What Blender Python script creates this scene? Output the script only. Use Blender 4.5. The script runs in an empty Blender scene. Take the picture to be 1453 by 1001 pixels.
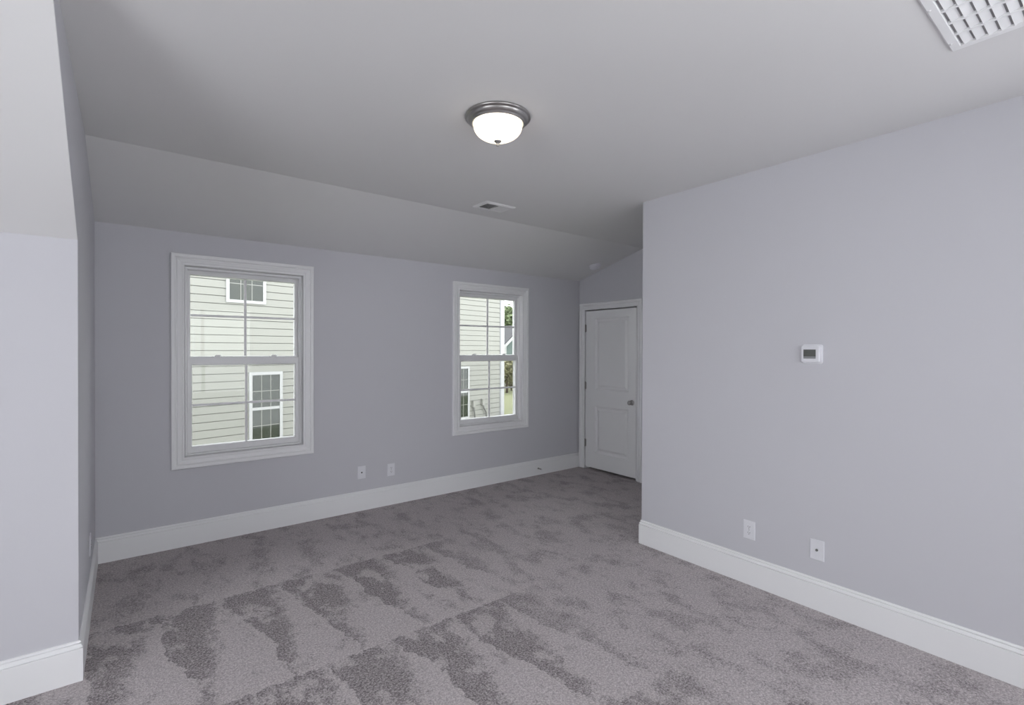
import bpy, bmesh, math, random
from mathutils import Vector, Matrix
S = bpy.context.scene
COL = S.collection
R = math.radians
random.seed(7)

# ------------------------------------------------------------------ camera, sky, lights, exposure
EYE = 1.55
cam_data = bpy.data.cameras.new('camera')
cam_data.sensor_width = 36.0
cam_data.lens = 702.74 / 1453 * 36.0
cam_data.clip_start = 0.05
cam = bpy.data.objects.new('camera', cam_data)
COL.objects.link(cam)
yaw, pitch, roll = R(37.932), R(0.3627), R(0.1756)
fwd = Vector((math.sin(yaw) * math.cos(pitch), math.cos(yaw) * math.cos(pitch), -math.sin(pitch)))
rgt = Vector((math.cos(yaw), -math.sin(yaw), 0))
upv = rgt.cross(fwd)
r2 = rgt * math.cos(roll) + upv * math.sin(roll)
u2 = -rgt * math.sin(roll) + upv * math.cos(roll)
cam.matrix_world = Matrix(((r2.x, u2.x, -fwd.x, 0), (r2.y, u2.y, -fwd.y, 0), (r2.z, u2.z, -fwd.z, EYE), (0, 0, 0, 1)))
S.camera = cam

world = bpy.data.worlds.new('overcast_sky')
S.world = world
world.use_nodes = True
bg = world.node_tree.nodes['Background']
bg.inputs['Color'].default_value = (0.95, 0.957, 1.0, 1)
bg.inputs['Strength'].default_value = 4.6


def area(name, loc, target, sx, sy, power, color):
    d = bpy.data.lights.new(name, 'AREA')
    d.shape = 'RECTANGLE'
    d.size, d.size_y = sx, sy
    d.energy = power
    d.color = color
    o = bpy.data.objects.new(name, d)
    COL.objects.link(o)
    o.location = loc
    o.rotation_euler = (Vector(target) - Vector(loc)).to_track_quat('-Z', 'Y').to_euler()
    return o


# unseen fill lights added at the invented left and right window openings
FILL_TINT = (0.94, 0.945, 1.0)
area('side_fill_light', (-2.52, 0.3, 1.5), (3.0, 1.3, -0.1), 2.6, 1.6, 30, FILL_TINT)
area('right_fill_light', (3.17, -0.88, 1.5), (0.0, 1.3, 0.6), 1.1, 1.6, 25, FILL_TINT)

S.view_settings.view_transform = 'Standard'
S.view_settings.look = 'None'
S.view_settings.gamma = 1.0
S.view_settings.use_curve_mapping = False
S.view_settings.exposure = 0.0


# ------------------------------------------------------------------ helpers
def srgb(r, g, b):
    def f(c):
        c /= 255.0
        return c / 12.92 if c <= 0.04045 else ((c + 0.055) / 1.055) ** 2.4
    return (f(r), f(g), f(b), 1.0)


def new_mat(name):
    m = bpy.data.materials.new(name)
    m.use_nodes = True
    nt = m.node_tree
    return m, nt, nt.nodes['Principled BSDF'], nt.nodes['Material Output']


def simple(name, col, rough=0.5, metal=0.0, bump=None, var=None, spec=0.5):
    m, nt, p, out = new_mat(name)
    p.inputs['Base Color'].default_value = col
    p.inputs['Roughness'].default_value = rough
    p.inputs['Metallic'].default_value = metal
    p.inputs['Specular IOR Level'].default_value = spec
    tc = nt.nodes.new('ShaderNodeTexCoord')
    if bump:
        n = nt.nodes.new('ShaderNodeTexNoise')
        n.inputs['Scale'].default_value = bump[0]
        n.inputs['Detail'].default_value = 3
        nt.links.new(tc.outputs['Object'], n.inputs['Vector'])
        b = nt.nodes.new('ShaderNodeBump')
        b.inputs['Strength'].default_value = bump[1]
        b.inputs['Distance'].default_value = bump[2]
        nt.links.new(n.outputs['Fac'], b.inputs['Height'])
        nt.links.new(b.outputs['Normal'], p.inputs['Normal'])
    if var:
        n = nt.nodes.new('ShaderNodeTexNoise')
        n.inputs['Scale'].default_value = var[0]
        n.inputs['Detail'].default_value = 4
        nt.links.new(tc.outputs['Object'], n.inputs['Vector'])
        mx = nt.nodes.new('ShaderNodeMix')
        mx.data_type = 'RGBA'
        mx.inputs[6].default_value = col
        mx.inputs[7].default_value = var[1]
        nt.links.new(n.outputs['Fac'], mx.inputs[0])
        nt.links.new(mx.outputs[2], p.inputs['Base Color'])
    return m


M = {}
M['wall'] = simple('grey_wall_paint', (0.588, 0.584, 0.620, 1), 0.7, bump=(260, 0.05, 0.002), spec=0.3)
M['ceiling'] = simple('ceiling_paint', (0.735, 0.73, 0.732, 1), 0.85, bump=(240, 0.05, 0.002), spec=0.2)
M['trim'] = simple('white_trim_paint', (0.84, 0.84, 0.85, 1), 0.35, bump=(90, 0.01, 0.001))
M['door'] = simple('white_door_paint', (0.84, 0.84, 0.845, 1), 0.4, bump=(160, 0.02, 0.001))
M['vinyl'] = simple('white_vinyl', (0.78, 0.78, 0.79, 1), 0.3, bump=(60, 0.01, 0.001))
M['plastic'] = simple('white_plastic', (0.76, 0.76, 0.80, 1), 0.3, bump=(200, 0.01, 0.0005))
M['dark_slot'] = simple('dark_slot', (0.03, 0.03, 0.03, 1), 0.7, bump=(200, 0.02, 0.0005))
M['duct_shade'] = simple('dark_duct_shade', (0.07, 0.07, 0.075, 1), 0.8, bump=(60, 0.05, 0.001))
M['filter'] = simple('grey_slot_shade', (0.40, 0.40, 0.41, 1), 0.9, bump=(150, 0.3, 0.002))
M['nickel'] = simple('brushed_nickel', (0.40, 0.39, 0.38, 1), 0.28, 1.0, bump=(400, 0.02, 0.0005))
M['lcd'] = simple('grey_lcd', srgb(82, 84, 82), 0.15, var=(60, srgb(98, 101, 96)))
M['lcd_strip'] = simple('grey_strip', srgb(135, 136, 138), 0.4, bump=(200, 0.01, 0.0005))
M['siding'] = simple('cream_siding', (0.245, 0.247, 0.222, 1), 0.6, bump=(25, 0.05, 0.003), var=(1.2, (0.232, 0.234, 0.211, 1)))
M['ext_trim'] = simple('white_exterior_trim', (0.37, 0.375, 0.375, 1), 0.5, bump=(40, 0.02, 0.002))
M['roof'] = simple('grey_shingles', (0.050, 0.050, 0.053, 1), 0.9, bump=(14, 0.5, 0.02), var=(6, (0.068, 0.068, 0.072, 1)))
M['far_siding'] = simple('grey_green_siding', (0.092, 0.126, 0.117, 1), 0.7, bump=(20, 0.05, 0.003), var=(3, (0.108, 0.143, 0.130, 1)))
M['far_glass'] = simple('dark_window_glass', (0.016, 0.022, 0.019, 1), 0.05, var=(2.5, (0.035, 0.042, 0.030, 1)), spec=0.6)
M['conduit'] = simple('grey_conduit', (0.115, 0.115, 0.108, 1), 0.5, bump=(80, 0.1, 0.002))
M['metal_box'] = simple('grey_metal_box', (0.259, 0.259, 0.238, 1), 0.5, bump=(80, 0.03, 0.001))
M['condenser'] = simple('condenser_metal', (0.144, 0.151, 0.144, 1), 0.5, bump=(50, 0.05, 0.002))
M['bark'] = simple('tree_bark', (0.072, 0.054, 0.036, 1), 0.9, bump=(20, 0.6, 0.02))
M['leaf'] = simple('tree_leaves', (0.108, 0.140, 0.064, 1), 0.8, var=(1.6, (0.189, 0.239, 0.126, 1)))
M['leaf_dry'] = simple('brush_leaves', (0.150, 0.155, 0.077, 1), 0.8, var=(2.0, (0.246, 0.233, 0.135, 1)))
M['grass'] = simple('lawn_grass', (0.117, 0.135, 0.052, 1), 0.95, bump=(30, 0.4, 0.03), var=(0.7, (0.172, 0.172, 0.100, 1)))


def glass_mat():
    m, nt, p, out = new_mat('window_glass')
    nt.nodes.remove(p)
    tr = nt.nodes.new('ShaderNodeBsdfTransparent')
    tr.inputs[0].default_value = (0.97, 0.985, 0.975, 1)
    gl = nt.nodes.new('ShaderNodeBsdfGlossy')
    gl.inputs['Roughness'].default_value = 0.02
    fr = nt.nodes.new('ShaderNodeFresnel')
    fr.inputs['IOR'].default_value = 1.25
    mx = nt.nodes.new('ShaderNodeMixShader')
    nt.links.new(fr.outputs[0], mx.inputs[0])
    nt.links.new(tr.outputs[0], mx.inputs[1])
    nt.links.new(gl.outputs[0], mx.inputs[2])
    nt.links.new(mx.outputs[0], out.inputs[0])
    return m


def screen_mat():
    m, nt, p, out = new_mat('insect_screen_mesh')
    nt.nodes.remove(p)
    tr = nt.nodes.new('ShaderNodeBsdfTransparent')
    df = nt.nodes.new('ShaderNodeBsdfDiffuse')
    df.inputs[0].default_value = (0.16, 0.165, 0.16, 1)
    mx = nt.nodes.new('ShaderNodeMixShader')
    mx.inputs[0].default_value = 0.08
    nt.links.new(tr.outputs[0], mx.inputs[1])
    nt.links.new(df.outputs[0], mx.inputs[2])
    nt.links.new(mx.outputs[0], out.inputs[0])
    return m


def bowl_mat():
    m, nt, p, out = new_mat('lit_frosted_glass')
    p.inputs['Base Color'].default_value = (0.9, 0.88, 0.82, 1)
    p.inputs['Roughness'].default_value = 0.35
    lw = nt.nodes.new('ShaderNodeLayerWeight')
    lw.inputs[0].default_value = 0.35
    cr = nt.nodes.new('ShaderNodeValToRGB')
    cr.color_ramp.elements[0].color = (1.0, 0.93, 0.80, 1)
    cr.color_ramp.elements[1].color = (0.62, 0.50, 0.33, 1)
    nt.links.new(lw.outputs['Facing'], cr.inputs[0])
    nt.links.new(cr.outputs[0], p.inputs['Emission Color'])
    p.inputs['Emission Strength'].default_value = 2.6
    return m


def carpet_mat():
    m, nt, p, out = new_mat('grey_cut_pile_carpet')
    N, L = nt.nodes, nt.links
    tc = N.new('ShaderNodeTexCoord')
    sep = N.new('ShaderNodeSeparateXYZ')
    L.new(tc.outputs['Object'], sep.inputs[0])

    def noise(scale, detail=2, rough=0.5, vec=None):
        n = N.new('ShaderNodeTexNoise')
        n.inputs['Scale'].default_value = scale
        n.inputs['Detail'].default_value = detail
        n.inputs['Roughness'].default_value = rough
        L.new(vec or tc.outputs['Object'], n.inputs['Vector'])
        return n.outputs['Fac']

    def math_(op, a, b=None, c=None):
        n = N.new('ShaderNodeMath')
        n.operation = op
        for i, v in enumerate((a, b, c)):
            if v is None:
                continue
            if isinstance(v, (int, float)):
                n.inputs[i].default_value = v
            else:
                L.new(v, n.inputs[i])
        return n.outputs[0]

    def ramp(v, lo, hi):
        n = N.new('ShaderNodeMapRange')
        n.interpolation_type = 'SMOOTHSTEP'
        n.inputs['From Min'].default_value = lo
        n.inputs['From Max'].default_value = hi
        L.new(v, n.inputs['Value'])
        return n.outputs['Result']

    x, y = sep.outputs[0], sep.outputs[1]
    wob = math_('MULTIPLY_ADD', noise(2.6, 4, 0.65), 0.9, -0.45)
    fine = math_('MULTIPLY_ADD', noise(17, 4, 0.7), 0.7, -0.35)
    # rows of vacuum strokes about one metre long, each row a line of wedges
    row = math_('DIVIDE', math_('SUBTRACT', math_('ADD', y, math_('MULTIPLY', fine, 0.16)), 2.46), 1.05)
    v = math_('FRACT', row)
    rid = math_('FLOOR', row)
    shift = math_('MULTIPLY', rid, 0.413)
    xs = math_('DIVIDE', math_('ADD', math_('ADD', x, math_('MULTIPLY', y, 0.165)), math_('MULTIPLY', wob, 0.28)), 0.345)
    u = math_('FRACT', math_('ADD', math_('ADD', xs, shift), math_('MULTIPLY', fine, 0.25)))
    # light wedge: tip at v=1, full width at v=0
    d = math_('ADD', math_('SUBTRACT', math_('SUBTRACT', 1.02, v), math_('SUBTRACT', 1.0, u)), fine)
    wedge = ramp(d, -0.16, 0.16)
    # the strokes fade out to blotchy pile towards the right and along the far wall
    fx = ramp(math_('ADD', x, math_('MULTIPLY', wob, 0.9)), 1.6, 2.3)
    fy = ramp(math_('ADD', y, math_('MULTIPLY', wob, 0.4)), 3.45, 3.7)
    keep = math_('MULTIPLY', math_('SUBTRACT', 1.0, fx), math_('SUBTRACT', 1.0, fy))
    stretch = N.new('ShaderNodeMapping')
    stretch.inputs['Scale'].default_value = (1.25, 0.75, 1)
    stretch.inputs['Rotation'].default_value = (0, 0, R(12))
    L.new(tc.outputs['Object'], stretch.inputs[0])
    bl = noise(4.6, 6, 0.68, stretch.outputs[0])
    blot = ramp(math_('ADD', bl, math_('MULTIPLY', fine, 0.16)), 0.36, 0.54)
    mixv = N.new('ShaderNodeMix')
    L.new(keep, mixv.inputs[0])
    soft = math_('MULTIPLY_ADD', blot, 0.46, 0.32)
    L.new(soft, mixv.inputs[2])
    w2 = math_('MULTIPLY', wedge, math_('MULTIPLY_ADD', ramp(bl, 0.36, 0.47), 0.6, 0.4))
    w3 = math_('MAXIMUM', w2, math_('MULTIPLY', ramp(bl, 0.50, 0.60), 0.85))
    w4 = math_('MULTIPLY_ADD', w3, 0.85, 0.09)
    L.new(w4, mixv.inputs[3])
    grain = math_('MULTIPLY_ADD', noise(70, 3, 0.7), 1.3, -0.65)
    nap = ramp(math_('ADD', mixv.outputs[0], grain), -0.05, 1.05)
    # pile speckle
    vor = N.new('ShaderNodeTexVoronoi')
    vor.inputs['Scale'].default_value = 150
    L.new(tc.outputs['Object'], vor.inputs['Vector'])
    sp = noise(95, 3, 0.8)
    tuft = math_('ADD', math_('MULTIPLY', sp, 0.8), math_('MULTIPLY', math_('SUBTRACT', 1.0, vor.outputs['Distance']), 0.2))
    tuftr = ramp(tuft, 0.36, 0.72)
    amp = math_('MULTIPLY_ADD', nap, -0.12, 0.50)
    val = math_('ADD', nap, math_('MULTIPLY', math_('SUBTRACT', tuftr, 0.5), math_('MULTIPLY', amp, 4.2)))
    cr = N.new('ShaderNodeMix')
    cr.data_type = 'RGBA'
    cr.clamp_factor = False
    cr.inputs[6].default_value = CARPET_DARK
    cr.inputs[7].default_value = CARPET_LIGHT
    L.new(val, cr.inputs[0])
    L.new(cr.outputs[2], p.inputs['Base Color'])
    p.inputs['Roughness'].default_value = 1.0
    p.inputs['Specular IOR Level'].default_value = 0.05
    b = N.new('ShaderNodeBump')
    b.inputs['Strength'].default_value = 0.7
    b.inputs['Distance'].default_value = 0.008
    L.new(tuft, b.inputs['Height'])
    L.new(b.outputs['Normal'], p.inputs['Normal'])
    return m


CARPET_DARK = (0.365, 0.333, 0.338, 1)
CARPET_LIGHT = (0.560, 0.515, 0.520, 1)
M['glass'] = glass_mat()
M['screen'] = screen_mat()
M['bowl'] = bowl_mat()
M['carpet'] = carpet_mat()


class MB:
    """Collects shapes into one mesh; tf maps local points to world."""

    def __init__(self, tf=None):
        self.v, self.f, self.tf, self.smooth = [], [], tf or (lambda p: p), []

    def add(self, verts, faces, smooth=False):
        o = len(self.v)
        self.v += [Vector(self.tf(tuple(p))) for p in verts]
        self.f += [tuple(i + o for i in f) for f in faces]
        self.smooth += [smooth] * len(faces)
        return self

    def box(self, x0, x1, y0, y1, z0, z1):
        vs = [(x, y, z) for z in (z0, z1) for y in (y0, y1) for x in (x0, x1)]
        return self.add(vs, [(0, 2, 3, 1), (4, 5, 7, 6), (0, 1, 5, 4), (2, 6, 7, 3), (0, 4, 6, 2), (1, 3, 7, 5)])

    def rbox(self, x0, x1, y0, y1, z0, z1, r, axis='z', n=4):
        """box with rounded edges parallel to axis"""
        def cor(a0, a1, b0, b1):
            pts = []
            for cx, cy, s in ((a1 - r, b1 - r, 0), (a0 + r, b1 - r, 90), (a0 + r, b0 + r, 180), (a1 - r, b0 + r, 270)):
                for k in range(n + 1):
                    a = R(s + 90 * k / n)
                    pts.append((cx + r * math.cos(a), cy + r * math.sin(a)))
            return pts
        if axis == 'z':
            ring = cor(x0, x1, y0, y1); mk = lambda p, t: (p[0], p[1], t); t0, t1 = z0, z1
        elif axis == 'x':
            ring = cor(y0, y1, z0, z1); mk = lambda p, t: (t, p[0], p[1]); t0, t1 = x0, x1
        else:
            ring = cor(x0, x1, z0, z1); mk = lambda p, t: (p[0], t, p[1]); t0, t1 = y0, y1
        k = len(ring)
        return self.add([mk(p, t0) for p in ring] + [mk(p, t1) for p in ring],
                        [tuple(range(k))[::-1], tuple(range(k, 2 * k))] + [(i, (i + 1) % k, k + (i + 1) % k, k + i) for i in range(k)])

    def prism(self, poly, off):
        """polygon (3-D points) extruded by vector off"""
        k = len(poly)
        off = Vector(off)
        vs = [Vector(p) for p in poly] + [Vector(p) + off for p in poly]
        return self.add(vs, [tuple(range(k))[::-1], tuple(range(k, 2 * k))] + [(i, (i + 1) % k, k + (i + 1) % k, k + i) for i in range(k)])

    def lathe(self, prof, mp, seg=48, smooth=True):
        """prof: (r, h); mp maps (a, b, h) to a point"""
        vs, fs = [], []
        for r, hh in prof:
            for k in range(seg):
                a = 2 * math.pi * k / seg
                vs.append(mp(r * math.cos(a), r * math.sin(a), hh))
        for i in range(len(prof) - 1):
            for k in range(seg):
                k2 = (k + 1) % seg
                fs.append((i * seg + k, i * seg + k2, (i + 1) * seg + k2, (i + 1) * seg + k))
        fs.append(tuple(range(seg))[::-1])
        fs.append(tuple((len(prof) - 1) * seg + k for k in range(seg)))
        return self.add(vs, fs, smooth)

    def frame(self, a0, a1, b0, b1, prof, mp, bottom=True):
        """mitred frame round the rectangle a0..a1 x b0..b1. prof: (out, depth); mp(a, b, depth) -> point"""
        n = len(prof)
        vs, fs = [], []
        for o, dd in prof:
            bb = b0 - o if bottom else b0
            for a, b in ((a0 - o, bb), (a0 - o, b1 + o), (a1 + o, b1 + o), (a1 + o, bb)):
                vs.append(mp(a, b, dd))
        for i in range(n - 1):
            for k in range(4 if bottom else 3):
                k2 = (k + 1) % 4
                fs.append((i * 4 + k, i * 4 + k2, (i + 1) * 4 + k2, (i + 1) * 4 + k))
        if not bottom:
            fs.append(tuple(i * 4 for i in range(n)))
            fs.append(tuple(i * 4 + 3 for i in range(n))[::-1])
        return self.add(vs, fs)

    def tube(self, pts, r, seg=8):
        pts = [Vector(p) for p in pts]
        vs, fs = [], []
        rr = r if isinstance(r, (list, tuple)) else [r] * len(pts)
        for i, p in enumerate(pts):
            t = (pts[min(i + 1, len(pts) - 1)] - pts[max(i - 1, 0)]).normalized()
            ref = Vector((0, 0, 1)) if abs(t.z) < 0.9 else Vector((1, 0, 0))
            a = t.cross(ref).normalized(); b = t.cross(a)
            for k in range(seg):
                an = 2 * math.pi * k / seg
                vs.append(p + (a * math.cos(an) + b * math.sin(an)) * rr[i])
        for i in range(len(pts) - 1):
            for k in range(seg):
                k2 = (k + 1) % seg
                fs.append((i * seg + k, i * seg + k2, (i + 1) * seg + k2, (i + 1) * seg + k))
        fs.append(tuple(range(seg))[::-1]); fs.append(tuple((len(pts) - 1) * seg + k for k in range(seg)))
        return self.add(vs, fs, True)

    def build(self, name, mat, parent=None, bevel=0, sm_all=False):
        o0 = WL[parent.name] if parent else None
        if o0 is None:
            xs = [p.x for p in self.v]; ys = [p.y for p in self.v]; zs = [p.z for p in self.v]
            o0 = Vector(((min(xs) + max(xs)) / 2, (min(ys) + max(ys)) / 2, min(zs))) if ORIGIN[0] else Vector((0, 0, 0))
        me = bpy.data.meshes.new(name)
        me.from_pydata([p - o0 for p in self.v], [], self.f)
        bm = bmesh.new(); bm.from_mesh(me)
        bmesh.ops.recalc_face_normals(bm, faces=bm.faces)
        bm.to_mesh(me); bm.free()
        me.polygons.foreach_set('use_smooth', self.smooth)
        me.materials.append(M[mat])
        o = bpy.data.objects.new(name, me)
        COL.objects.link(o)
        WL[o.name] = o0.copy()
        if parent:
            o.parent = parent
        else:
            o.location = o0
        if bevel:
            b = o.modifiers.new('bevel', 'BEVEL')
            b.width = bevel; b.segments = 2; b.limit_method = 'ANGLE'
        return o


WL, ORIGIN = {}, [False]


def thing(name, loc, label, cat, group=None):
    o = bpy.data.objects.new(name, None)
    o.empty_display_size = 0.1
    COL.objects.link(o)
    o.location = loc
    WL[o.name] = Vector(loc)
    return tag(o, label, cat, group)


def tag(o, label, cat, group=None):
    o['label'] = label; o['category'] = cat
    if group:
        o['group'] = group
    return o


def struct(o, label=None, cat=None):
    o['kind'] = 'structure'
    if label:
        o['label'] = label
    if cat:
        o['category'] = cat
    return o


def struct_root(name, loc, label, cat):
    o = bpy.data.objects.new(name, None)
    o.empty_display_size = 0.1
    COL.objects.link(o)
    o.location = loc
    WL[o.name] = Vector(loc)
    return struct(o, label, cat)


# ------------------------------------------------------------------ room measures
XR, YE = 3.256, 2.482          # right wall plane and its outer corner
XL, YK = -0.176, 3.055         # left cheek of the window bay, knee wall plane
YW, XD = 4.628, 4.739          # window wall, door wall
H, HT, YS = 2.727, 2.456, 3.61  # ceiling, top of window wall, where the bay slope meets the ceiling
HK, Y0 = 2.052, 1.94           # knee wall top, where the main slope meets the ceiling
YR, XF = -1.8, -2.6            # rear wall, far left wall
T = 0.12
RZ0, RZ1 = 0.65, 2.35          # sill and head of the added windows out of view

ident = lambda p: p
# floor
mb = MB()
mb.box(XF - T, XD + T + 0.8, YR - T, YW + T, -0.12, 0)
struct(mb.build('floor', 'carpet'), 'grey cut pile carpet floor with vacuum marks', 'floor')

# window wall with two openings
W1, W2 = 0.271, 0.271 + 2.5176
OPX0, OPX1, OPZ0, OPZ1 = 0.081, 0.981, 0.690, 2.206   # opening, relative to window's outer left
WT = 0.15
mb = MB()
edges = [XL - T, W1 + OPX0, W1 + OPX1, W2 + OPX0, W2 + OPX1, XD + T]
for i in range(5):
    if i in (1, 3):
        mb.box(edges[i], edges[i + 1], YW, YW + WT, -0.1, OPZ0)
        mb.box(edges[i], edges[i + 1], YW, YW + WT, OPZ1, HT + 0.05)
    else:
        mb.box(edges[i], edges[i + 1], YW, YW + WT, -0.1, HT + 0.05)
struct(mb.build('wall_back', 'wall'), 'grey wall with two white trimmed windows', 'wall')
# cheek
mb = MB()
e = 0.004
mb.prism([(XL, YK + e, 0), (XL, YW + 0.02, 0), (XL, YW + 0.02, HT), (XL, YS, H + 0.01), (XL, Y0 + e, H + 0.01), (XL, YK + e, HK + e)], (-T, 0, 0))
struct(mb.build('wall_bay_side', 'wall'), 'narrow grey side wall of the window bay', 'wall')
# knee wall
mb = MB()
mb.box(XF - T, XL - 0.001, YK, YK + T, -0.1, HK)
struct(mb.build('wall_left_front', 'wall'), 'bright grey low wall at the left edge under the slope', 'wall')
# right wall with the return behind its corner
mb = MB()
QW0, QW1 = -1.45, -0.30
mb.box(XR, XR + T, YR - T, QW0, -0.1, H + 0.05)
mb.box(XR, XR + T, QW1, YE, -0.1, H + 0.05)
mb.box(XR, XR + T, QW0, QW1, -0.1, RZ0)
mb.box(XR, XR + T, QW0, QW1, RZ1, H + 0.05)
struct(mb.build('wall_right', 'wall'), 'long grey wall at the right with thermostat', 'wall')
mb = MB()
mb.box(XR + T, XD + T, YE - T, YE, -0.1, H + 0.05)
struct(mb.build('wall_alcove', 'wall'), 'grey wall of the alcove behind the right corner', 'wall')
# door wall with opening
DY0, DY1, DZ = 3.685, 4.530, 2.066
mb = MB()
mb.box(XD, XD + T, YE - T, DY0, -0.1, H + 0.05)
mb.box(XD, XD + T, DY1, YW + 0.02, -0.1, H + 0.05)
mb.box(XD, XD + T, DY0, DY1, DZ, H + 0.05)
mb.box(XD + T + 0.7, XD + T + 0.8, DY0 - 0.1, DY1 + 0.1, -0.1, H)  # unseen shell behind the door, added to stop sky light leaking under it
mb.box(XD + T, XD + T + 0.8, DY0 - 0.2, DY0 - 0.1, -0.1, H)
mb.box(XD + T, XD + T + 0.8, DY1 + 0.1, DY1 + 0.2, -0.1, H)
mb.box(XD + T, XD + T + 0.8, DY0 - 0.2, DY1 + 0.2, H, H + 0.1)
struct(mb.build('wall_door', 'wall'), 'grey end wall around the white door', 'wall')
# rear and far-left walls (behind the camera)
RW0, RW1 = -0.55, 2.05
mb = MB()
mb.box(XF - T, RW0, YR - T, YR, -0.1, H + 0.05)
mb.box(RW1, XR + T, YR - T, YR, -0.1, H + 0.05)
mb.box(RW0, RW1, YR - T, YR, -0.1, RZ0)
mb.box(RW0, RW1, YR - T, YR, RZ1, H + 0.05)
struct(mb.build('wall_rear', 'wall'), 'grey wall behind the viewpoint with added fill window', 'wall')
LW0, LW1 = -1.0, 1.6
mb = MB()
mb.box(XF - T, XF, YR - T, LW0, -0.1, H + 0.05)
mb.box(XF - T, XF, LW1, YK + T, -0.1, H + 0.05)
mb.box(XF - T, XF, LW0, LW1, -0.1, RZ0)
mb.box(XF - T, XF, LW0, LW1, RZ1, H + 0.05)
struct(mb.build('wall_far_left', 'wall'), 'grey wall at the far left end of the room', 'wall')
# ceiling: flat field, bay slope, main slope
mb = MB()
mb.prism([(XF - T, YR - T, H), (XR + T, YR - T, H), (XR + T, YE - T, H), (XD + T, YE - T, H), (XD + T, YS, H), (XL - T, YS, H), (XL - T, Y0, H), (XF - T, Y0, H)], (0, 0, 0.12))
mb.prism([(XL - T, YS, H), (XD + T, YS, H), (XD + T, YW + WT, HT - (H - HT) / (YW - YS) * WT), (XL - T, YW + WT, HT - (H - HT) / (YW - YS) * WT)], (0, 0, 0.12))
k = (H - HK) / (YK - Y0)
mb.prism([(XF - T, Y0, H), (XL - 0.001, Y0, H), (XL - 0.001, YK + T, HK - k * T), (XF - T, YK + T, HK - k * T)], (0, 0, 0.12))
struct(mb.build('ceiling', 'ceiling'), 'pale ceiling with sloped sides over the bay and left wall', 'ceiling')

# ------------------------------------------------------------------ baseboards
BB = [(0, 0), (0.016, 0), (0.016, 0.149), (0.0155, 0.1515), (0.0075, 0.1525), (0.0075, 0.1570), (0.0148, 0.1585), (0.0135, 0.163), (0.0085, 0.172), (0.0025, 0.1735), (0.0025, 0.1780), (0.0090, 0.1788), (0.0075, 0.184), (0.004, 0.187), (0, 0.187)]


def baseboard(name, path, label):
    """path: wall-line points; room is on the left of the travel direction; mitred at corners"""
    mb = MB()
    n = len(path)
    P = [Vector((p[0], p[1])) for p in path]
    nor = []
    for i in range(n - 1):
        d = (P[i + 1] - P[i]).normalized()
        nor.append(Vector((-d.y, d.x)))
    rings = []
    for i in range(n):
        if i == 0: m = nor[0]
        elif i == n - 1: m = nor[-1]
        else:
            m = nor[i - 1] + nor[i]
            m = m / m.dot(nor[i])
        rings.append([(P[i].x + m.x * o, P[i].y + m.y * o, z) for o, z in BB])
    vs = [p for r in rings for p in r]
    kk = len(BB)
    fs = [(i * kk + j, i * kk + (j + 1) % kk, (i + 1) * kk + (j + 1) % kk, (i + 1) * kk + j) for i in range(n - 1) for j in range(kk)]
    fs += [tuple(range(kk)), tuple((n - 1) * kk + j for j in range(kk))]
    mb.add(vs, fs)
    return struct(mb.build(name, 'trim'), label, 'baseboard')


baseboard('baseboard_right', [(XR, YR + 0.02), (XR, YE), (XD - 0.02, YE)], 'tall white baseboard along the right wall and round its corner')
baseboard('baseboard_back', [(XD, YW), (XL, YW)], 'tall white baseboard under the two windows')
baseboard('baseboard_left', [(XL, YW - 0.015), (XL, YK), (XF, YK)], 'tall white baseboard round the left corner')

# ------------------------------------------------------------------ windows
CASING = [(0, 0), (0, 0.008), (0.004, 0.012), (0.012, 0.012), (0.014, 0.006), (0.020, 0.006), (0.022, 0.010), (0.030, 0.013), (0.048, 0.018), (0.052, 0.012), (0.058, 0.012), (0.061, 0.020), (0.068, 0.023), (0.084, 0.023), (0.089, 0.019), (0.089, 0)]


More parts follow.
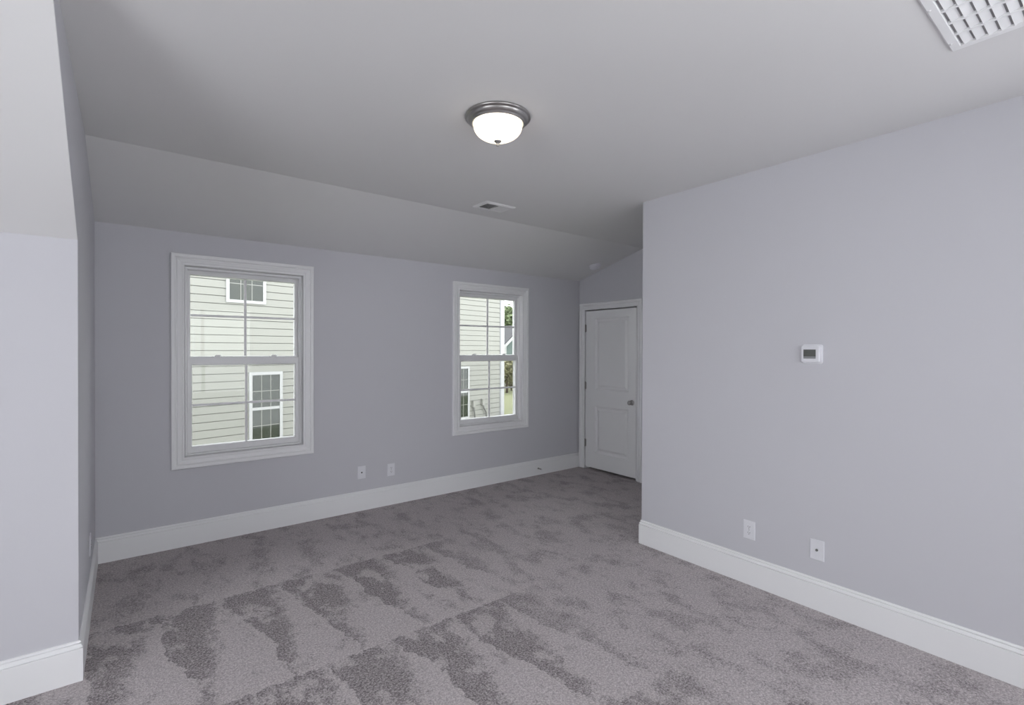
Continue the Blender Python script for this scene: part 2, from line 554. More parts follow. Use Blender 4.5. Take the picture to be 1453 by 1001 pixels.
def make_window(name, wx, label):
    root = struct_root(name, (wx + 0.531, YW, 0.6075), label, 'window')
    fmap = lambda a, b, d: (wx + a, YW - d, b)
    A0, A1, B0, B1 = 0.0895, 0.9725, 0.6985, 2.1985    # casing inner edge
    mb = MB(); mb.frame(A0, A1, B0, B1, CASING, fmap)
    mb.build('casing', 'trim', root)
    # jamb liner through the wall
    mb = MB(); mb.frame(A0 + 0.003, A1 - 0.003, B0 + 0.003, B1 - 0.003, [(0, 0.0), (0, -0.045), (0.010, -0.045), (0.010, 0.0)], fmap)
    mb.build('jamb', 'trim', root)
    # vinyl frame with stepped tracks
    mb = MB()
    mb.frame(A0 + 0.022, A1 - 0.022, B0 + 0.016, B1 - 0.022, [(0.028, -0.042), (0.004, -0.042), (0, -0.046), (0, -0.080), (0.008, -0.080), (0.008, -0.116), (0, -0.116), (0, -0.150), (0.028, -0.150)], fmap)
    mb.build('window_frame', 'vinyl', root)
    gx0, gx1 = A0 + 0.055, A1 - 0.055
    # lower sash, inner plane
    def sash(nm, yo, yi, sx0, sx1, sz0, sz1, g):
        mb = MB()
        mb.frame(g[0], g[1], g[2], g[3], [(0, yo - 0.012), (0.004, yi - 0.004), (0.008, yi)], fmap)
        # face ring to the sash's outer edges
        ox0, ox1, oz0, oz1 = sx0, sx1, sz0, sz1
        q = [(g[0] - 0.008, g[2] - 0.008), (g[0] - 0.008, g[3] + 0.008), (g[1] + 0.008, g[3] + 0.008), (g[1] + 0.008, g[2] - 0.008)]
        w = [(ox0, oz0), (ox0, oz1), (ox1, oz1), (ox1, oz0)]
        for dd in (yi,):
            mb.add([fmap(a, b, dd) for a, b in q] + [fmap(a, b, dd) for a, b in w], [(i, (i + 1) % 4, 4 + (i + 1) % 4, 4 + i) for i in range(4)])
        mb.add([fmap(a, b, yi) for a, b in w] + [fmap(a, b, yo) for a, b in w], [(i, (i + 1) % 4, 4 + (i + 1) % 4, 4 + i) for i in range(4)])
        mb.add([fmap(a, b, yo) for a, b in q] + [fmap(a, b, yo) for a, b in w], [(i, (i + 1) % 4, 4 + (i + 1) % 4, 4 + i) for i in range(4)])
        mb.add([fmap(a, b, yo) for a, b in q] + [fmap(a, b, yo - 0.0) for a, b in ((g[0], g[2]), (g[0], g[3]), (g[1], g[3]), (g[1], g[2]))], [(i, (i + 1) % 4, 4 + (i + 1) % 4, 4 + i) for i in range(4)])
        s = mb.build(nm, 'vinyl', root)
        ym = (yi + yo) / 2
        mb = MB(); mb.box(wx + g[0] - 0.004, wx + g[1] + 0.004, YW - ym - 0.003, YW - ym + 0.003, g[2] - 0.004, g[3] + 0.004)
        mb.build('pane', 'glass', s)
        cx, cz = (g[0] + g[1]) / 2, (g[2] + g[3]) / 2 + 0.005
        mb = MB()
        mb.box(wx + cx - 0.009, wx + cx + 0.009, YW - ym - 0.0065, YW - ym + 0.0065, g[2], g[3])
        mb.box(wx + g[0], wx + g[1], YW - ym - 0.006, YW - ym + 0.006, cz - 0.009, cz + 0.009)
        mb.build('muntin_bars', 'vinyl', s)
        return s
    lo = sash('lower_sash', -0.078, -0.050, A0 + 0.023, A1 - 0.023, 0.716, 1.476, (A0 + 0.057, A1 - 0.056, 0.768, 1.412))
    up = sash('upper_sash', -0.114, -0.086, A0 + 0.018, A1 - 0.018, 1.438, 2.176, (A0 + 0.048, A1 - 0.049, 1.487, 2.137))
    for lx in (0.26, 0.74):
        mb = MB()
        x = wx + A0 + lx * (A1 - A0)
        mb.rbox(x - 0.030, x + 0.030, YW + 0.052, YW + 0.076, 1.476, 1.484, 0.008)
        mb.rbox(x - 0.016, x + 0.022, YW + 0.055, YW + 0.071, 1.484, 1.492, 0.006)
        mb.prism([(x - 0.010, YW + 0.056, 1.492), (x + 0.026, YW + 0.050, 1.492), (x + 0.026, YW + 0.057, 1.492), (x - 0.010, YW + 0.068, 1.492)], (0, 0, 0.006))
        mb.build('sash_lock', 'vinyl', lo)
    # tilt latches on the rail's underside corners
    mb = MB()
    mb.frame(A0 + 0.035, A1 - 0.035, 0.715, 1.46, [(0, -0.135), (0, -0.128), (0.012, -0.128), (0.012, -0.135), (0, -0.135)], fmap)
    sc = mb.build('screen_frame', 'vinyl', root)
    mb = MB()
    a, b, c, d = A0 + 0.035, A1 - 0.035, 0.715, 1.46
    mb.box(wx + a, wx + b, YW + 0.131, YW + 0.1316, c, d)
    mb.build('insect_screen', 'screen', sc)
    return root


make_window('window_1', W1, 'white double hung window toward the left corner with cream siding beyond')
make_window('window_2', W2, 'white double hung window nearer the door with house corner beyond')

# invented windows out of view, added to let fill light into the room
def fill_window(name, a0, a1, mp, loc, label, lights=3):
    root = struct_root(name, loc, label, 'window')
    mb = MB(); mb.frame(a0, a1, RZ0, RZ1, CASING, mp); mb.build('casing', 'trim', root)
    mb = MB(); mb.frame(a0 + 0.04, a1 - 0.04, RZ0 + 0.04, RZ1 - 0.04, [(0, -0.11), (0, -0.085), (0.04, -0.085), (0.04, -0.11), (0, -0.11)], mp)
    for i in range(1, lights):
        x = a0 + (a1 - a0) * i / lights
        mb.add([mp(a, b, d) for d in (-0.11, -0.085) for b in (RZ0 + 0.04, RZ1 - 0.04) for a in (x - 0.03, x + 0.03)], [(0, 2, 3, 1), (4, 5, 7, 6), (0, 1, 5, 4), (2, 6, 7, 3), (0, 4, 6, 2), (1, 3, 7, 5)])
    mb.build('window_frame', 'vinyl', root)
    mb = MB()
    mb.add([mp(a, b, d) for d in (-0.100, -0.097) for b in (RZ0 + 0.03, RZ1 - 0.03) for a in (a0 + 0.03, a1 - 0.03)], [(0, 2, 3, 1), (4, 5, 7, 6), (0, 1, 5, 4), (2, 6, 7, 3), (0, 4, 6, 2), (1, 3, 7, 5)])
    mb.build('pane', 'glass', root)


fill_window('fill_window_rear', RW0, RW1, lambda a, b, d: (a, YR + d, b), (0.75, YR, RZ0), 'added unseen window behind the viewpoint for fill light')
fill_window('fill_window_left', LW0, LW1, lambda a, b, d: (XF + d, a, b), (XF, 0.3, RZ0), 'added unseen window in the far left wall for fill light')
fill_window('fill_window_right', QW0, QW1, lambda a, b, d: (XR - d, a, b), (XR, (QW0 + QW1) / 2, RZ0), 'added unseen window in the right wall behind the viewpoint for fill light', 2)

# ------------------------------------------------------------------ door
dmap = lambda a, b, d: (XD - d, a, b)
root = struct_root('door_1', (XD, (DY0 + DY1) / 2, 0), 'white two panel interior door with nickel knob', 'door')
mb = MB(); mb.frame(DY0 + 0.004, DY1 - 0.004, 0.0, DZ - 0.004, [(o * 0.96, d) for o, d in CASING], dmap, bottom=False); mb.build('casing', 'trim', root)
mb = MB(); mb.frame(DY0 + 0.014, DY1 - 0.014, 0.0, DZ - 0.014, [(0, 0.001), (0, -0.115), (0.013, -0.115), (0.013, 0.001)], dmap, bottom=False)
mb.frame(DY0 + 0.026, DY1 - 0.026, 0.0, DZ - 0.026, [(0, -0.045), (0, -0.08), (0.013, -0.08), (0.013, -0.045), (0, -0.045)], dmap, bottom=False)
mb.build('jamb', 'trim', root)
SY0, SY1, SZ0, SZ1 = DY0 + 0.018, DY1 - 0.018, 0.028, DZ - 0.018
PA0, PA1 = 3.812, 4.352
panels = [(0.228, 0.830), (1.040, 1.950)]
mb = MB()
ys = [SY0, PA0, PA1, SY1]
zs = [SZ0, panels[0][0], panels[0][1], panels[1][0], panels[1][1], SZ1]
FD = -0.003
for i in range(3):
    for j in range(5):
        if i == 1 and j in (1, 3):
            continue
        mb.add([dmap(ys[i], zs[j], FD), dmap(ys[i + 1], zs[j], FD), dmap(ys[i + 1], zs[j + 1], FD), dmap(ys[i], zs[j + 1], FD)], [(0, 1, 2, 3)])
for z0, z1 in panels:
    ins = 0.062
    mb.frame(PA0 + ins, PA1 - ins, z0 + ins, z1 - ins, [(ins, FD), (ins - 0.004, FD - 0.006), (ins - 0.010, FD - 0.008), (ins - 0.018, FD - 0.016), (ins - 0.024, FD - 0.017), (ins - 0.034, FD - 0.017), (0.006, FD - 0.005), (0, FD - 0.003)], dmap)
    mb.add([dmap(PA0 + ins, z0 + ins, FD - 0.003), dmap(PA1 - ins, z0 + ins, FD - 0.003), dmap(PA1 - ins, z1 - ins, FD - 0.003), dmap(PA0 + ins, z1 - ins, FD - 0.003)], [(0, 1, 2, 3)])
mb.frame(SY0, SY1, SZ0, SZ1, [(0, FD), (0, FD - 0.035)], dmap)
mb.add([dmap(SY0, SZ0, FD - 0.035), dmap(SY1, SZ0, FD - 0.035), dmap(SY1, SZ1, FD - 0.035), dmap(SY0, SZ1, FD - 0.035)], [(0, 1, 2, 3)])
slab = mb.build('door_slab', 'door', root)
for z in (0.335, 1.083, 1.828):
    mb = MB()
    mb.tube([(XD - 0.006, SY1 + 0.004, z - 0.047), (XD - 0.006, SY1 + 0.004, z + 0.047)], 0.0065, 12)
    for t in (-1, 1):
        mb.tube([(XD - 0.006, SY1 + 0.004, z + t * 0.047), (XD - 0.006, SY1 + 0.004, z + t * 0.053)], 0.0045, 10)
    mb.box(XD - 0.001, XD + 0.002, SY1 - 0.012, SY1 + 0.004, z - 0.045, z + 0.045)
    mb.build('hinge', 'nickel', root)
mb = MB()
mb.lathe([(0.0, 0.0), (0.031, 0.0), (0.032, 0.004), (0.028, 0.008), (0.014, 0.012), (0.011, 0.022), (0.012, 0.030), (0.022, 0.036), (0.027, 0.044), (0.0275, 0.054), (0.024, 0.062), (0.014, 0.067), (0.0, 0.068)],
         lambda a, b, h: (XD + 0.003 - h, 3.760 + a, 0.920 + b), 32)
mb.build('door_knob', 'nickel', slab)

# ------------------------------------------------------------------ ceiling light
LX, LY = 1.487, 2.03
root = thing('ceiling_light', (LX, LY, H), 'lit flush mount ceiling light with nickel ring and frosted glass bowl', 'ceiling light')
lm = lambda a, b, h: (LX + a, LY + b, H - h)
mb = MB()
mb.lathe([(0.0, 0.0), (0.164, 0.0), (0.166, 0.003), (0.166, 0.008), (0.162, 0.012), (0.155, 0.013), (0.153, 0.017), (0.150, 0.024), (0.143, 0.030), (0.139, 0.031), (0.138, 0.036), (0.133, 0.040), (0.128, 0.040), (0.126, 0.034), (0.0, 0.030)], lm, 72)
mb.build('light_base', 'nickel', root)
mb = MB()
prof = [(0.0, 0.034), (0.1235, 0.034), (0.1235, 0.040)]
for i in range(1, 19):
    t = math.sin(R(90 * i / 18))
    prof.append((0.1235 * max(0.0, 1 - t ** 2.5) ** 0.60, 0.040 + 0.083 * t))
mb.lathe(prof, lm, 64)
mb.build('glass_bowl', 'bowl', root)
mb = MB()
mb.lathe([(0.0, 0.118), (0.0185, 0.120), (0.0195, 0.123), (0.016, 0.127), (0.010, 0.131), (0.007, 0.135), (0.0065, 0.141), (0.0085, 0.143), (0.0080, 0.147), (0.0, 0.149)], lm, 24)
mb.build('finial', 'nickel', root)

# ------------------------------------------------------------------ ceiling register (two-way)
VX0, VX1, VY0, VY1 = 2.252, 2.548, 3.222, 3.422
root = thing('ceiling_vent', ((VX0 + VX1) / 2, (VY0 + VY1) / 2, H), 'small white air register on the ceiling beyond the light', 'vent')
vm = lambda a, b, d: (a, b, H - d)
mb = MB(); mb.frame(VX0 + 0.028, VX1 - 0.028, VY0 + 0.028, VY1 - 0.028, [(0, 0.0), (0, 0.011), (0.004, 0.013), (0.022, 0.008), (0.028, 0.003), (0.028, 0)], vm)
mb.box((VX0 + VX1) / 2 - 0.004, (VX0 + VX1) / 2 + 0.004, VY0 + 0.028, VY1 - 0.028, H - 0.012, H)
mb.build('vent_frame', 'ceiling', root)
mb = MB(); mb.box(VX0 + 0.027, VX1 - 0.027, VY0 + 0.027, VY1 - 0.027, H - 0.0012, H - 0.0002); mb.build('backing', 'duct_shade', root)  # sheet painted dark for the shade inside the duct; no hole is cut
xm = (VX0 + VX1) / 2
n = 8
for side in (-1, 1):
    for i in range(n):
        x = xm + side * (0.010 + (0.108) * (i + 0.5) / n)
        mb = MB()
        dx = 0.0062
        p = [(x + dx, H - 0.0015), (x - dx, H - 0.0105), (x - dx + 0.001, H - 0.0110), (x + dx + 0.001, H - 0.0020)]
        if side > 0:
            p = [(2 * x - a, z) for a, z in p]
        mb.prism([(a, VY0 + 0.029, z) for a, z in p], (0, VY1 - VY0 - 0.058, 0))
        mb.build('louver', 'ceiling', root)
for sx in (VX0 + 0.012, VX1 - 0.012):
    mb = MB(); mb.lathe([(0, 0), (0.004, 0), (0.003, 0.002), (0, 0.0025)], lambda a, b, h: (sx + a, (VY0 + VY1) / 2 + b, H - 0.0065 - h), 12)
    mb.build('screw', 'trim', root)

# ------------------------------------------------------------------ return air grille
GX0, GX1, GY0, GY1 = 1.940, 2.551, -0.030, 0.480
root = thing('return_grille', ((GX0 + GX1) / 2, (GY0 + GY1) / 2, H), 'large white return air grille at the top right corner', 'vent')
B = 0.034
mb = MB(); mb.frame(GX0 + B, GX1 - B, GY0 + B, GY1 - B, [(0, 0.0), (0, 0.008), (0.003, 0.010), (B - 0.006, 0.010), (B, 0.005), (B, 0)], vm)
mb.build('grille_frame', 'trim', root)
mb = MB(); mb.box(GX0 + B - 0.001, GX1 - B + 0.001, GY0 + B - 0.001, GY1 - B + 0.001, H - 0.0012, H - 0.0002); mb.build('backing', 'filter', root)  # grey sheet carries the shaded look of the slots behind the louvers
ny = 13
for i in range(ny):
    y = GY1 - B - (GY1 - GY0 - 2 * B) * (i + 0.62) / ny
    mb = MB()
    p = [(y - 0.014, H - 0.0015), (y + 0.0115, H - 0.0085), (y + 0.0115, H - 0.0093), (y - 0.014, H - 0.0024)]
    mb.prism([(GX0 + B, a, z) for a, z in p], (GX1 - GX0 - 2 * B, 0, 0))
    mb.build('louver', 'trim', root)
nx = 5
for i in range(1, nx + 1):
    x = GX1 - B - 0.098 * i
    if x < GX0 + B + 0.02:
        break
    mb = MB(); mb.box(x - 0.006, x + 0.006, GY0 + B, GY1 - B, H - 0.0098, H - 0.0012); mb.build('crossbar', 'trim', root)
for sx in (2.178, 2.479):
    mb = MB(); mb.lathe([(0, 0), (0.006, 0), (0.0045, 0.0025), (0, 0.0035)], lambda a, b, h: (sx + a, GY1 - 0.012 + b, H - 0.0095 - h), 16)
    mb.build('screw', 'trim', root)

# ------------------------------------------------------------------ smoke detector on the bay slope
ks = (H - HT) / (YW - YS)
sn = Vector((0, -ks, -1)).normalized()
sa = Vector((1, 0, 0)); sb = sn.cross(sa)
sc = Vector((4.526, 4.164, H - (4.164 - YS) * ks))
root = thing('smoke_detector', sc, 'round white smoke detector on the sloped ceiling near the door', 'smoke detector')
sm_ = lambda a, b, h: sc + sa * a + sb * b + sn * h
mb = MB(); mb.lathe([(0, 0), (0.071, 0), (0.071, 0.009), (0.069, 0.011)], sm_, 40); mb.build('base_plate', 'plastic', root)
mb = MB(); mb.lathe([(0.0, 0.010), (0.066, 0.010), (0.067, 0.018), (0.064, 0.028), (0.052, 0.036), (0.030, 0.038), (0.029, 0.040), (0.0, 0.041)], sm_, 40); mb.build('cover', 'plastic', root)

# ------------------------------------------------------------------ thermostat
root = thing('thermostat', (XR, 1.236, 1.527), 'white wall thermostat with grey screen on the right wall', 'thermostat')
mb = MB(); mb.rbox(XR - 0.009, XR, 1.180, 1.292, 1.469, 1.585, 0.014, 'x', 6); mb.build('wall_plate', 'plastic', root, 0.002)
mb = MB(); mb.rbox(XR - 0.031, XR - 0.009, 1.191, 1.2885, 1.4805, 1.5745, 0.006, 'x', 4); body = mb.build('body', 'plastic', root, 0.002)
mb = MB(); mb.box(XR - 0.0318, XR - 0.031, 1.209, 1.2765, 1.512, 1.5545); mb.build('screen', 'lcd', body)
mb = MB(); mb.box(XR - 0.0318, XR - 0.031, 1.209, 1.2765, 1.500, 1.5115); mb.build('button_strip', 'lcd_strip', body)

# ------------------------------------------------------------------ outlets and plates
def right_map(c):
    return lambda a, b, d: (XR - d, c[0] - a, c[1] + b)      # a to the viewer's right


def back_map(c):
    return lambda a, b, d: (c[0] + a, YW - d, c[1] + b)


def cheek_map(c):
    return lambda a, b, d: (XL + d, c[0] + a, c[1] + b)


def tfbox(mb, mp, a0, a1, b0, b1, d0, d1):
    mb.add([mp(a, b, d) for d in (d0, d1) for b in (b0, b1) for a in (a0, a1)], [(0, 2, 3, 1), (4, 5, 7, 6), (0, 1, 5, 4), (2, 6, 7, 3), (0, 4, 6, 2), (1, 3, 7, 5)])


def plate(root, mp, w=0.0775, h=0.121):
    mb = MB()
    mb.frame(-w / 2 + 0.005, w / 2 - 0.005, -h / 2 + 0.005, h / 2 - 0.005, [(0, 0.0055), (0.003, 0.005), (0.005, 0.003), (0.005, 0)], mp)
    mb.add([mp(a, b, 0.0055) for a, b in ((-w / 2 + 0.005, -h / 2 + 0.005), (w / 2 - 0.005, -h / 2 + 0.005), (w / 2 - 0.005, h / 2 - 0.005), (-w / 2 + 0.005, h / 2 - 0.005))], [(0, 1, 2, 3)])
    return mb.build('cover_plate', 'plastic', root)


def outlet(mp, label):
    root = thing('wall_outlet', mp(0, 0, 0), label, 'wall outlet')
    plate(root, mp)
    for s in (-1, 1):
        mb = MB()
        pts = []
        for kk in range(24):
            a = 2 * math.pi * kk / 24
            pts.append((0.0172 * math.cos(a), max(-0.0140, min(0.0140, 0.0172 * math.sin(a))) + s * 0.0195))
        vs = [mp(a, b, 0.004) for a, b in pts] + [mp(a, b, 0.0072) for a, b in pts]
        mb.add(vs, [tuple(range(24)), tuple(range(24, 48))] + [(i, (i + 1) % 24, 24 + (i + 1) % 24, 24 + i) for i in range(24)])
        face = mb.build('receptacle', 'plastic', root)
        mb = MB()
        tfbox(mb, mp, -0.0075, -0.0052, s * 0.0195 - 0.001, s * 0.0195 + 0.0075, 0.0071, 0.0076)
        tfbox(mb, mp, 0.0052, 0.0075, s * 0.0195 - 0.001, s * 0.0195 + 0.0070, 0.0071, 0.0076)
        tfbox(mb, mp, -0.0022, 0.0022, s * 0.0195 - 0.0095, s * 0.0195 - 0.0050, 0.0071, 0.0076)
        mb.build('slots', 'dark_slot', face)
    mb = MB(); mb.lathe([(0, 0), (0.0032, 0), (0.0025, 0.0012), (0, 0.0015)], lambda a, b, h: mp(a, b, 0.0055 + h), 12); mb.build('screw', 'metal_box', root)
    return root


def coax(mp, label):
    root = thing('cable_wall_plate', mp(0, 0, 0), label, 'wall plate')
    plate(root, mp)
    mb = MB()
    mb.lathe([(0, 0.0055), (0.0072, 0.0055), (0.0072, 0.0085), (0.0048, 0.0088), (0.0048, 0.016), (0.0, 0.016)], lambda a, b, h: mp(a, b, h), 16)
    mb.build('coaxial_jack', 'conduit', root)
    for s in (-1, 1):
        mb = MB(); mb.lathe([(0, 0), (0.0032, 0), (0.0025, 0.0012), (0, 0.0015)], lambda a, b, h: mp(a, b + s * 0.042, 0.0055 + h), 12); mb.build('screw', 'plastic', root)
    return root


outlet(right_map((1.613, 0.359)), 'white duplex wall outlet on the right wall, left of the cable plate')
coax(right_map((1.205, 0.357)), 'white cable plate with dark jack low on the right wall')
coax(back_map((1.781, 0.364)), 'white cable plate between the windows, nearer the left window')
outlet(back_map((2.082, 0.347)), 'white wall outlet between the windows, nearer the right window')
outlet(cheek_map((3.945, 0.355)), 'wall outlet seen edge-on by the left bay corner')

# ------------------------------------------------------------------ door stop on the baseboard
root = thing('door_stop', (4.010, YW - 0.016, 0.082), 'small spring door stop on the baseboard near the door', 'door stop')
mb = MB(); mb.lathe([(0, 0), (0.011, 0), (0.010, 0.006), (0.006, 0.010), (0, 0.010)], lambda a, b, h: (4.010 + a, YW - 0.016 - h, 0.082 + b), 20); mb.build('mount', 'nickel', root)
pts = []
for i in range(121):
    a = 2 * math.pi * 10 * i / 120
    pts.append((4.010 + 0.0062 * math.cos(a), YW - 0.024 - 0.052 * i / 120, 0.082 + 0.0062 * math.sin(a)))
mb = MB(); mb.tube(pts, 0.0019, 6); mb.build('spring', 'nickel', root)
mb = MB(); mb.lathe([(0, 0), (0.009, 0), (0.009, 0.010), (0.006, 0.014), (0, 0.014)], lambda a, b, h: (4.010 + a, YW - 0.075 - h, 0.082 + b), 20); mb.build('rubber_tip', 'plastic', root)

# ------------------------------------------------------------------ outside: lawn
GZ = -1.35
ORIGIN[0] = False
mb = MB(); mb.box(-30, 80, YW + 0.6, 120, GZ - 0.2, GZ)
struct(mb.build('ground', 'grass'), 'grass lawn outside beyond the neighbouring house', 'lawn')

# ------------------------------------------------------------------ neighbouring house (frame: s along its wall, n outward towards us, z up)
HA = R(12.6)
HO = Vector((2.4246, 12.0, 0))
HD = Vector((math.cos(HA), math.sin(HA), 0)); HN = Vector((math.sin(HA), -math.cos(HA), 0))
hf = lambda p: HO + HD * p[0] + HN * p[1] + Vector((0, 0, p[2]))
house = thing('neighbor_house', hf((1.5, -4, GZ)), 'cream lap sided house seen through both windows', 'house')
LAP = 0.162
S0, S1, ZTOP, DEEP = -5.5, 8.05, 5.4, 8.5


def laps(mb, s0, s1, mk):
    z = -0.43 - LAP * 6
    while z < ZTOP:
        pr = [(-0.03, z), (0.020, z), (0.012, z + LAP - 0.013), (-0.018, z + LAP - 0.013), (-0.018, z + LAP), (-0.03, z + LAP)]
        k = len(pr)
        mb.add([mk(s0, o, q) for o, q in pr] + [mk(s1, o, q) for o, q in pr], [tuple(range(k)), tuple(range(k, 2 * k))] + [(i, (i + 1) % k, k + (i + 1) % k, k + i) for i in range(k)])
        z += LAP


mb = MB(hf); laps(mb, S0, S1, lambda s, o, z: (s, o, z)); mb.build('siding', 'siding', house)
mb = MB(hf); laps(mb, -DEEP, -0.05, lambda s, o, z: (8.10 + o, s, z)); mb.build('side_siding', 'siding', house)
mb = MB(hf); mb.box(S0, 8.06, -DEEP, -0.032, GZ, ZTOP); mb.build('wall_core', 'siding', house)
mb = MB(hf); mb.box(S0 - 0.02, 8.11, -0.05, 0.03, GZ, -0.43 - LAP * 6); mb.build('foundation', 'conduit', house)
mb = MB(hf); mb.box(7.965, 8.135, 0.0, 0.035, -1.32, ZTOP); mb.box(8.10, 8.135, -0.16, 0.0, -1.32, ZTOP); mb.build('corner_board', 'ext_trim', house)
mb = MB(hf); mb.box(7.915, 7.965, 0.0, 0.028, -1.32, ZTOP); mb.build('grey_edge_strip', 'lcd_strip', house)  # narrow grey strip beside the white corner board
mb = MB(hf)
mb.prism([(S0 - 0.4, 0.45, ZTOP - 0.1), (S0 - 0.4, -DEEP / 2, ZTOP + 2.6), (S0 - 0.4, -DEEP - 0.45, ZTOP - 0.1)], (9.0 + 5.4, 0, 0))
mb.build('roof', 'roof', house)


def far_window(s0, s1, z0, z1, trim, zmeet, up_n, lo_n, label=None):
    """white trimmed double-hung window; glass set back, muntin grid per sash"""
    mp = lambda a, b, d: (a, d, b)
    mb = MB(hf)
    mb.frame(s0 + trim, s1 - trim, z0 + trim, z1 - trim, [(0, 0.008), (0, 0.045), (trim, 0.045), (trim, 0.0)], mp)
    mb.box(s0 + trim, s1 - trim, 0.008, 0.036, zmeet - 0.030, zmeet + 0.030)
    w = mb.build('window', 'ext_trim', house)
    for za, zb, nrow in ((z0 + trim, zmeet - 0.03, lo_n), (zmeet + 0.03, z1 - trim, up_n)):
        mb = MB(hf); mb.box(s0 + trim, s1 - trim, 0.023, 0.028, za, zb); mb.build('pane', 'far_glass', w)
        mb = MB(hf)
        for i in (1, 2):
            x = s0 + trim + (s1 - s0 - 2 * trim) * i / 3
            mb.box(x - 0.006, x + 0.006, 0.028, 0.031, za, zb)
        for j in range(1, nrow):
            z = za + (zb - za) * j / nrow
            mb.box(s0 + trim, s1 - trim, 0.028, 0.0312, z - 0.006, z + 0.006)
        mb.build('muntin_bars', 'metal_box', w)


far_window(-0.806, 0.004, 2.520, 4.07, 0.062, 3.30, 2, 2)
far_window(-0.350, 0.377, -0.555, 1.036, 0.066, 0.232, 2, 2)
far_window(5.690, 6.412, -0.665, 1.000, 0.066, 0.195, 2, 2)

# two electrical disconnects with hanging conduit, beside the condenser
def disconnect(s, z, bend, label):
    root = thing('disconnect_box', hf((s, 0.03, z - 0.1)), label, 'electrical box', 'electrical boxes with hanging conduits on the house wall')
    mb = MB(hf); mb.rbox(s - 0.055, s + 0.055, 0.022, 0.10, z - 0.13, z + 0.07, 0.012, 'y'); mb.box(s - 0.065, s + 0.065, 0.022, 0.11, z + 0.07, z + 0.085)
    mb.build('box', 'metal_box', root)
    pts = [(s + bend[min(i, len(bend) - 1)], 0.075 + 0.02 * i / 8, z - 0.13 - i * 0.11) for i in range(9)]
    mb = MB(hf); mb.tube(pts, 0.022, 8); mb.build('conduit', 'conduit', root)


disconnect(6.59, -0.20, [0, 0.005, 0.02, 0.04, 0.07, 0.1, 0.12, 0.14, 0.15], 'left one of two small electrical boxes on the cream house wall, straight conduit')
disconnect(7.03, -0.17, [0, 0.04, 0.12, 0.14, 0.15, 0.13, 0.10, 0.08, 0.07], 'right one of two small electrical boxes on the cream house wall, kinked conduit')

root = thing('air_conditioner', hf((7.97, 0.75, GZ)), 'grey outdoor air conditioner unit by the cream house corner', 'air conditioner')
mb = MB(hf); mb.box(7.55, 8.45, 0.30, 1.15, GZ, GZ + 0.06); mb.build('base_pad', 'metal_box', root)
zt = -0.665
mb = MB(hf); mb.rbox(7.62, 8.36, 0.36, 1.08, GZ + 0.06, zt - 0.04, 0.07)
for i in range(14):
    z = GZ + 0.09 + i * 0.035
    mb.rbox(7.612, 8.368, 0.352, 1.088, z, z + 0.012, 0.07)
mb.build('body', 'condenser', root)
mb = MB(hf); mb.rbox(7.60, 8.38, 0.34, 1.10, zt - 0.04, zt, 0.08); top = mb.build('top_panel', 'condenser', root)
mb = MB(hf)
for rr in (0.08, 0.15, 0.22, 0.29):
    mb.tube([(7.99 + rr * math.cos(R(a)), 0.72 + rr * math.sin(R(a)), zt + 0.012) for a in range(0, 361, 15)], 0.006, 6)
for a in range(0, 180, 30):
    mb.tube([(7.99 + 0.3 * math.cos(R(a)), 0.72 + 0.3 * math.sin(R(a)), zt + 0.008), (7.99 - 0.3 * math.cos(R(a)), 0.72 - 0.3 * math.sin(R(a)), zt + 0.008)], 0.006, 6)
mb.build('fan_guard', 'conduit', root)

# ------------------------------------------------------------------ far house
root = thing('far_house', (26.5, 33, GZ), 'far grey green house with grey roof past the cream house corner', 'house')
mb = MB(); mb.box(22.0, 32.0, 31.0, 37.0, GZ, 2.15); mb.build('wall', 'far_siding', root)
mb = MB(); mb.prism([(21.6, 30.5, 2.05), (21.6, 34.0, 3.55), (21.6, 37.5, 2.05)], (10.8, 0, 0)); mb.build('roof', 'roof', root)
GX, GH, GE = 23.60, 1.47, 1.93           # gable centre, half width, eave height
mb = MB(); mb.box(GX - GH, GX + GH, 29.2, 31.0, GZ, GE)
mb.prism([(GX - GH, 29.2, GE), (GX + GH, 29.2, GE), (GX, 29.2, GE + GH * 0.85)], (0, 1.8, 0)); mb.build('gable_wall', 'far_siding', root)
for x in (GX - GH - 0.05, GX + GH - 0.07):
    mb = MB(); mb.box(x, x + 0.12, 29.15, 29.27, GZ, GE); mb.build('corner_board', 'ext_trim', root)
for sgn in (-1, 1):
    xe = GX + sgn * (GH + 0.2)
    ze, zp = GE - 0.17, GE + GH * 0.85
    mb = MB(); mb.prism([(xe, 28.95, ze - 0.1), (GX, 28.95, zp - 0.1), (GX, 28.95, zp + 0.14), (xe, 28.95, ze + 0.14)], (0, 0.18, 0)); mb.build('rake_board', 'ext_trim', root)
mb = MB()
for sgn in (-1, 1):
    xe = GX + sgn * (GH + 0.2)
    mb.prism([(xe, 29.0, GE - 0.03), (GX, 29.0, GE + GH * 0.85 + 0.14), (GX, 29.0, GE + GH * 0.85 + 0.22), (xe, 29.0, GE + 0.05)], (0, 3.0, 0))
mb.build('gable_roof', 'roof', root)

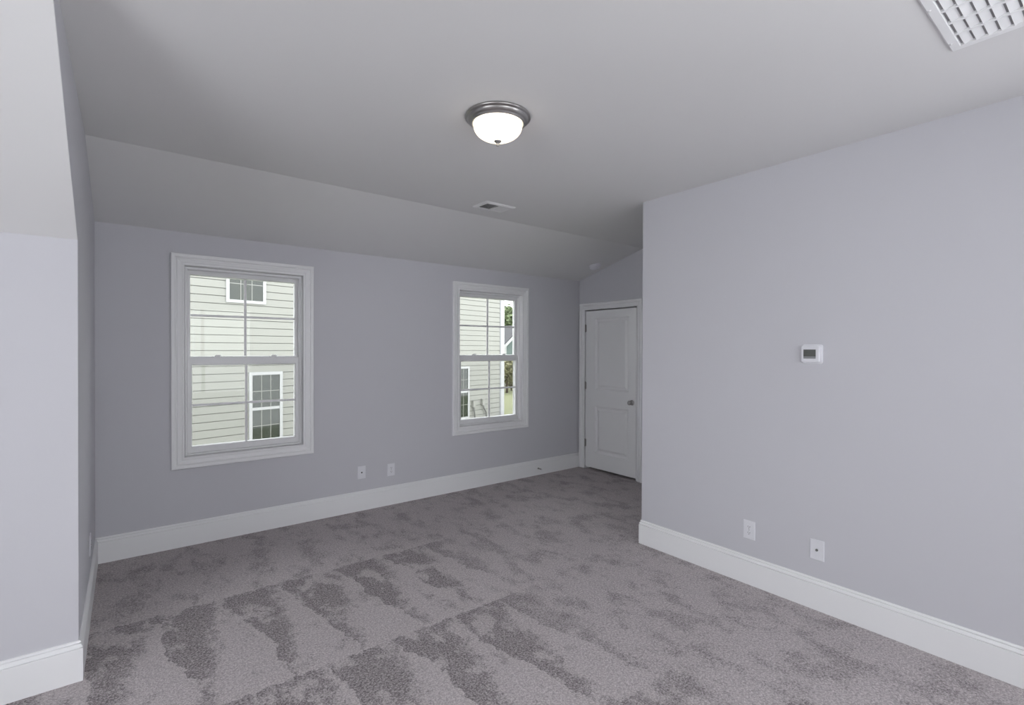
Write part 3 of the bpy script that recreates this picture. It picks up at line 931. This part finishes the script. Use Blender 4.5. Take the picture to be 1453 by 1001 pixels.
# ------------------------------------------------------------------ trees and brush
def foliage(cx, cy, cz, rx, ry, rz, count, size, seed):
    rnd = random.Random(seed)
    mb = MB()
    blobs = []
    for _ in range(9):
        th, ph = rnd.uniform(0, 2 * math.pi), rnd.uniform(-0.8, 1.2)
        blobs.append((cx + rx * 0.55 * math.cos(th) * math.cos(ph), cy + ry * 0.55 * math.sin(th) * math.cos(ph), cz + rz * 0.55 * math.sin(ph), rnd.uniform(0.4, 0.62)))
    for _ in range(count):
        b = rnd.choice(blobs)
        d = Vector((rnd.gauss(0, 1), rnd.gauss(0, 1), rnd.gauss(0, 1))).normalized() * (rnd.random() ** 0.45)
        c = Vector((b[0] + d.x * rx * b[3], b[1] + d.y * ry * b[3], b[2] + d.z * rz * b[3]))
        if c.z < GZ + 0.03: c.z = GZ + 0.03 + rnd.random() * 0.3
        a = Vector((rnd.gauss(0, 1), rnd.gauss(0, 1), rnd.gauss(0, 0.6))).normalized()
        e = a.cross(Vector((rnd.gauss(0, 1), rnd.gauss(0, 1), rnd.gauss(0, 1)))).normalized()
        s = size * rnd.uniform(0.6, 1.4)
        mb.add([c - a * s, c + e * s * 0.45, c + a * s, c - e * s * 0.45], [(0, 1, 2, 3)])
    return mb


def tree(name, x, y, h, r, crown0, mat, count, size, seed, label, cat, group):
    root = thing(name, (x, y, GZ), label, cat, group)
    rnd = random.Random(seed + 50)
    top = GZ + h
    mb = MB()
    mb.tube([(x, y, GZ - 0.1), (x + 0.02 * h * 0.3, y, GZ + h * 0.3), (x - 0.01 * h, y, GZ + h * 0.6), (x, y, GZ + h * 0.9)], [0.035 * h, 0.026 * h, 0.016 * h, 0.005 * h], 10)
    for i in range(7):
        a = i * 2.4
        z = GZ + h * (0.35 + 0.07 * i)
        mb.tube([(x, y, z), (x + r * 0.35 * math.cos(a), y + r * 0.35 * math.sin(a), z + h * 0.08), (x + r * 0.7 * math.cos(a), y + r * 0.7 * math.sin(a), z + h * 0.13)], [0.01 * h, 0.007 * h, 0.003 * h], 6)
    mb.build('trunk', 'bark', root)
    z0 = GZ + h * crown0
    foliage(x, y, (z0 + top) / 2, r, r, (top - z0) / 2, count, size, seed).build('foliage', mat, root)


tree('leafy_tree', 33.6, 43, 7.9, 3.1, 0.25, 'leaf', 5600, 0.30, 1, 'leafy green tree rising behind the far house roof', 'tree', None)
tree('shrub', 20.0, 26.2, 2.5, 1.1, 0.05, 'leaf_dry', 2400, 0.12, 3, 'taller olive shrub on the lawn right beside the cream house corner', 'shrub', None)
tree('shrub', 21.3, 27.4, 1.7, 0.65, 0.05, 'leaf_dry', 1500, 0.12, 4, 'low dry shrub on the lawn, farther back and right of the taller shrub', 'shrub', None)
